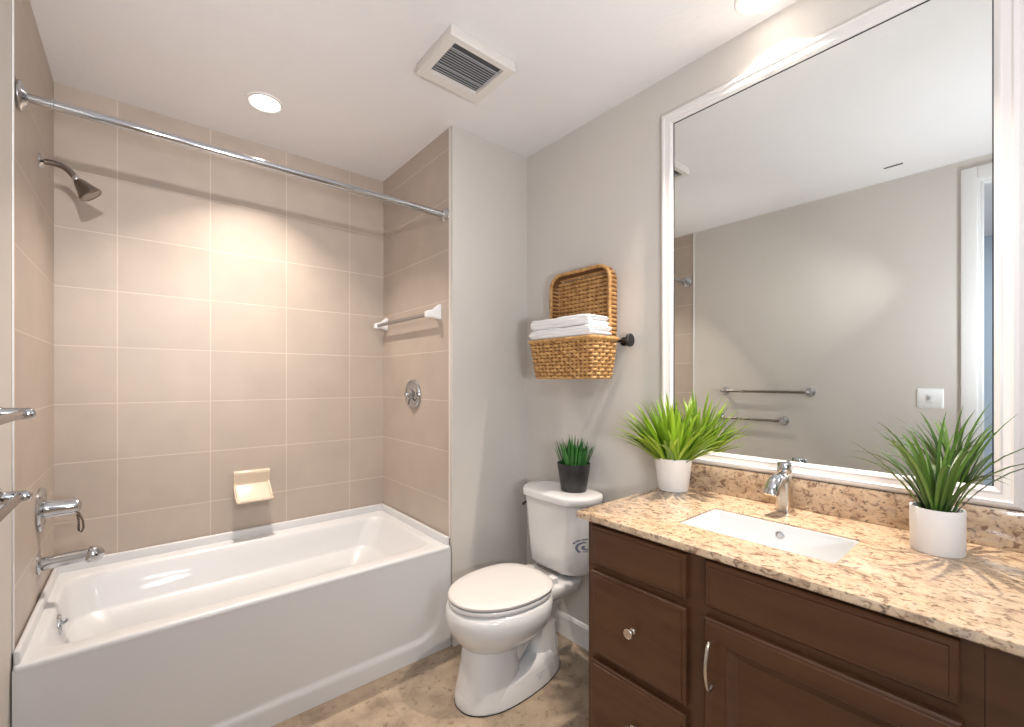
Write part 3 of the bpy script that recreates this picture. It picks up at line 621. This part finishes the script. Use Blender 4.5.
for i in range(200):
    az = R.uniform(0, 2 * pi); f = sqrt(R.random()); ro = 0.058 * f
    el = radians(92 - 50 * f + R.uniform(-9, 9)); L = R.uniform(0.22, 0.31) * (1.0 - 0.27 * f)
    if cos(az) > 0.2: L *= 0.72
    spec.append(((px + cos(az) * ro, py + sin(az) * ro, pz + 0.110), az + R.uniform(-.5, .5), el, L, R.uniform(0.3, 0.9) * (0.3 + f), R.uniform(0.0070, 0.0105), R.uniform(0.1, 0.75)))
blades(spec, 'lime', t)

px, py, pz = 1.833, 0.160, CZ + 0.0005
t = thing('potted_plant', 'spiky dark green grass in an oval white pot at the right of the counter', 'plant', (px, py, pz), G)
pot(t, (px, py, pz), [(0.040, 0), (0.048, 0.0), (0.050, 0.003), (0.0505, 0.106), (0.050, 0.109), (0.0455, 0.109), (0.0445, 0.098), (0.03, 0.097)], 'pot_w', 0.098, 0.0442, 1.0)
spec = []; R = random.Random(11)
for i in range(48):
    az = R.uniform(0, 2 * pi); f = R.random() ** 0.6; ro = 0.030 * f
    el = radians(90 - 27 * f + R.uniform(-6, 6)); L = R.uniform(0.215, 0.295)
    if cos(az) > 0.25: L *= 0.75
    spec.append(((px + cos(az) * ro, py + sin(az) * ro, pz + 0.097), az + R.uniform(-.25, .25), el, L, R.uniform(0.6, 1.6) * (0.25 + f), R.uniform(0.0042, 0.0064), R.uniform(0.05, 0.55)))
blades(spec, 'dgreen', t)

px, py, pz = 1.897, 1.397, 0.7965
t = thing('potted_plant', 'small upright green grass in a black pot on the toilet tank', 'plant', (px, py, pz), G)
pot(t, (px, py, pz), [(0.052, 0), (0.058, 0.0), (0.060, 0.003), (0.078, 0.126), (0.078, 0.131), (0.074, 0.131), (0.072, 0.116), (0.03, 0.115)], 'pot_b', 0.118, 0.071)
spec = []; R = random.Random(3)
for i in range(105):
    az = R.uniform(0, 2 * pi); f = sqrt(R.random()); ro = 0.062 * f
    el = radians(91 - 19 * f + R.uniform(-5, 5)); L = R.uniform(0.11, 0.16) * (1.05 - 0.25 * f)
    spec.append(((px + cos(az) * ro, py + sin(az) * ro, pz + 0.110), az + R.uniform(-.4, .4), el, L, R.uniform(0.05, 0.35), R.uniform(0.0046, 0.0066), R.uniform(0.1, 0.7)))
for az, L in ((-2.2, 0.09), (0.9, 0.07)):
    spec.append(((px + cos(az) * .04, py + sin(az) * .04, pz + 0.112), az, 0.55, L, 0.1, 0.0028, 0.3))
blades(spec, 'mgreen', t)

# ------------------------------------------------------------------ wall rail, basket, towels
RZ = 1.497
t = thing('wall_rail', 'black metal wall rail with round end caps behind the wicker basket', 'towel bar', (1.999, 1.38, RZ))
b = bmesh.new(); tube(b, [(1.958, 1.128, RZ), (1.958, 1.655, RZ)], 0.0065, 12); obj('bar', b, 'black', t)
for y in (1.128, 1.655):
    b = bmesh.new(); lathe(b, [(0.006, -0.008), (0.027, -0.006), (0.029, -0.004), (0.029, 0.004), (0.027, 0.006), (0.0, 0.007)], (1.958, y, RZ), (0, -1 if y < 1.3 else 1, 0), 26, True, False); obj('end_cap', b, 'black', t)
for y in (1.185, 1.62):
    b = bmesh.new(); lathe(b, [(0.02, 0), (0.02, 0.004), (0.0075, 0.008), (0.0075, 0.036)], (1.9995, y, RZ), (-1, 0, 0), 18); obj('bracket', b, 'black', t)

BY0, BY1, BX0, BX1 = 1.180, 1.566, 1.766, 1.944
t = thing('wicker_basket', 'open tan wicker basket with raised lid, hung on the wall above the toilet', 'basket', (1.86, 1.37, 1.322))
b = bmesh.new(); zb, zt = 1.325, 1.500
def peri(z, out):
    f = (z - zb) / (zt - zb); i = 0.020 * max(0.0, 1 - f) ** 1.3 - out
    return BX0 + i, BX1 - i * 0.6, BY0 + i, BY1 - i
def along(z, out, N):
    x0, x1, y0, y1 = peri(z, out); base = rrect(x0, x1, y0, y1, 0.026, 8)
    P = [Vector((x, y, z)) for x, y in base]; Ls = [0]
    for a, c in zip(P, P[1:] + P[:1]): Ls.append(Ls[-1] + (c - a).length)
    T = Ls[-1]; outp = []
    for k in range(N):
        s = T * k / N
        j = max(i for i in range(len(P)) if Ls[i] <= s); f = (s - Ls[j]) / (Ls[j + 1] - Ls[j])
        outp.append(P[j].lerp(P[(j + 1) % len(P)], f))
    return outp
NS = 42; N = NS * 4
shade_lining = bmesh.new(); loft(shade_lining, [along(zb + 0.002, -0.030, 84), along(zb + 0.004, -0.008, 84), along(1.36, -0.004, 84), along(1.43, -0.004, 84), along(zt, -0.004, 84), along(zt, -0.012, 84), along(1.36, -0.013, 84), along(zb + 0.014, -0.025, 84)], True, True)  # inner shell, coloured dark to stand in for shade between the cane rows
rows = 11
for i in range(rows):
    z = zb + 0.008 + (zt - zb - 0.012) * i / (rows - 1); ctr = Vector(((BX0 + BX1) / 2, (BY0 + BY1) / 2, z))
    pts = along(z, 0.0, N); q = []
    for k, p in enumerate(pts):
        d = (p - ctr); d.z = 0; dn = Vector((d.x / 0.09, d.y / 0.19, 0)); 
        nrm = Vector((d.x if abs(d.x) > 0.086 - 0.02 * (1 - i / rows) else 0, d.y if abs(d.y) > 0.165 else 0, 0))
        if nrm.length < 1e-6: nrm = d
        nrm.normalize()
        q.append(p + nrm * 0.0048 * sin(2 * pi * k / 8 + pi * i))
    tube(b, q, 0.0066, 6, True)
for k in range(0, N, 4):      # upright stakes
    tube(b, [along(zb + 0.006, -0.001, N)[k], along(1.41, -0.001, N)[k], along(zt, -0.001, N)[k]], 0.0050, 6)
bo = obj('body', b, 'wicker', t, 60); obj('shade_lining', shade_lining, 'wickershade', bo, 60)
b = bmesh.new()               # bound rim, wrapped with cane
rp = along(zt + 0.004, 0.007, 150); tube(b, rp, [0.0088 + 0.0012 * sin(k * pi / 1.5) for k in range(150)], 8, True); obj('rim', b, 'wicker', t, 60)
# raised lid: a shallow tray leaning on the wall, open side to the room
LY0, LY1, LZ0, LZ1, LX0, LX1, LR = 1.214, 1.578, 1.512, 1.848, 1.930, 1.990, 0.065
def lid_span(z, ins=0.0):
    d = 0.0
    if z > LZ1 - LR: d = LR - sqrt(max(0, LR * LR - (z - (LZ1 - LR)) ** 2))
    return LY0 + d + ins, LY1 - d - ins
b = bmesh.new(); rows = 17
for i in range(rows):
    z = LZ0 + 0.004 + (LZ1 - LZ0 - 0.018) * i / (rows - 1); a0, a1 = lid_span(z)
    pts = [Vector((LX0 + 0.004, a0, z)), Vector((LX0 + 0.022, a0 - 0.001, z)), Vector((LX1 - 0.016, a0 + 0.001, z)), Vector((LX1 - 0.007, a0 + 0.010, z))]
    m = 26
    for k in range(1, m): pts.append(Vector((LX1 - 0.006 + 0.0028 * sin(pi * k / 1 + pi * (i + .5)), a0 + 0.010 + (a1 - a0 - 0.02) * k / m, z)))
    pts += [Vector((LX1 - 0.007, a1 - 0.010, z)), Vector((LX1 - 0.016, a1 - 0.001, z)), Vector((LX0 + 0.022, a1 + 0.001, z)), Vector((LX0 + 0.004, a1, z))]
    tube(b, pts, 0.0075, 6)
for k in range(1, 14):        # stakes of the lid's back
    y = LY0 + (LY1 - LY0) * k / 14
    tube(b, [(LX1 - 0.006, y, LZ0), (LX1 - 0.006, y, LZ1 - 0.012)], 0.003, 6)
zz = LZ1
for k in range(1, 15):        # wraps over the top edge
    y = LY0 + LR * 0.4 + (LY1 - LY0 - LR * 0.8) * k / 15; d = min(y - LY0, LY1 - y)
    z = LZ1 - (LR - sqrt(max(0, LR * LR - (LR - d) ** 2)) if d < LR else 0)
    tube(b, [(LX0, y, z - 0.002), (LX0 + 0.03, y, z), (LX1 - 0.006, y, z - 0.004), (LX1 - 0.004, y, z - 0.02)], 0.0058, 6)
lid_shade = bmesh.new(); box(lid_shade, (LX0 + 0.006, LY0 + 0.001, LZ0 + 0.002), (LX1 - 0.010, LY0 + 0.004, LZ1 - LR)); box(lid_shade, (LX0 + 0.006, LY1 - 0.004, LZ0 + 0.002), (LX1 - 0.010, LY1 - 0.001, LZ1 - LR))  # the lid's inner panels, darkened the same way as shade in the weave
box(lid_shade, (LX1 - 0.005, LY0 + 0.012, LZ0 + 0.002), (LX1 - 0.001, LY1 - 0.012, LZ1 - 0.03))
box(lid_shade, (LX0 + 0.004, LY0 + 0.04, LZ1 - 0.010), (LX1 - 0.002, LY1 - 0.04, LZ1 - 0.004))
rim = [(LX0, LY0, LZ0)] + [(LX0, LY0, LZ0 + (LZ1 - LR - LZ0) * k / 8) for k in range(1, 9)] + [(LX0, LY0 + LR - LR * cos(radians(90 * k / 8)), LZ1 - LR + LR * sin(radians(90 * k / 8))) for k in range(1, 9)]
rim += [(LX0, LY0 + LR + (LY1 - LY0 - 2 * LR) * k / 10, LZ1) for k in range(1, 10)] + [(LX0, LY1 - LR + LR * sin(radians(90 * k / 8)), LZ1 - LR + LR * cos(radians(90 * k / 8))) for k in range(0, 9)] + [(LX0, LY1, LZ0 + (LZ1 - LR - LZ0) * (1 - k / 8)) for k in range(1, 9)]
sh = rim[1:-1]; cy_, cz_ = (LY0 + LY1) / 2, (LZ0 + LZ1) / 2
def inn(p, k): return (p[1] + (cy_ - p[1]) * k, p[2] + (cz_ - p[2]) * k)
loft(lid_shade, [[Vector((x, *inn(p, k))) for x, k in ((LX0 + 0.004, 0.012), (LX1 - 0.005, 0.012), (LX1 - 0.005, 0.03), (LX0 + 0.004, 0.03))] for p in sh])
tube(b, rim, 0.0085, 8); lo = obj('lid', b, 'wicker', t, 60); obj('shade_lining', lid_shade, 'wickershade', lo, None)

def towel(z0, y0, y1, x0, x1, h, seed, label):
    R = random.Random(seed); b = bmesh.new(); th = h / 2
    for layer in range(2):
        zc = z0 + th * (layer + 0.5); nseg = 22; rings = []
        for i in range(nseg + 1):
            f = i / nseg; y = y0 + (y1 - y0) * f; e = min(f, 1 - f) * (y1 - y0)
            hh = (th / 2) * min(1, sqrt(max(0.02, 1 - max(0, 1 - e / 0.012) ** 2))); wob = 0.0018 * sin(f * 9 + seed + layer) + 0.001 * sin(f * 23 + seed)
            ins = 0.008 * max(0, 1 - e / 0.012) ** 2 + 0.002 * sin(f * 7 + layer * 2 + seed)
            rr = []
            for x, z in rrect(x0 + ins, x1 - ins, -hh, hh, hh * 0.98, 5):
                rr.append(Vector((x, y, zc + z + wob * (1 if z > 0 else 0.15) * (layer * 0.7 + 0.3))))
            rings.append(rr)
        loft(b, rings)
    # folded spine that joins the two layers along the front
    sp = [(x0 + th * 0.55 + 0.001 * sin(k), y0 + 0.006 + (y1 - y0 - 0.012) * k / 20, z0 + th + 0.0005 * sin(k * 1.7)) for k in range(21)]
    tube(b, sp, [th * 0.62] * 21, 12)
    o = obj('folded_towel', b, 'towel', None, 70); o['label'] = label; o['category'] = 'towel'; o['group'] = 'folded white towels'
    return o
towel(1.5142, 1.186, 1.572, 1.766, 1.918, 0.046, 1, 'folded white towel resting directly on the wicker basket rim')
towel(1.5612, 1.200, 1.568, 1.770, 1.916, 0.048, 4, 'folded white towel on top of the other towel in the basket')
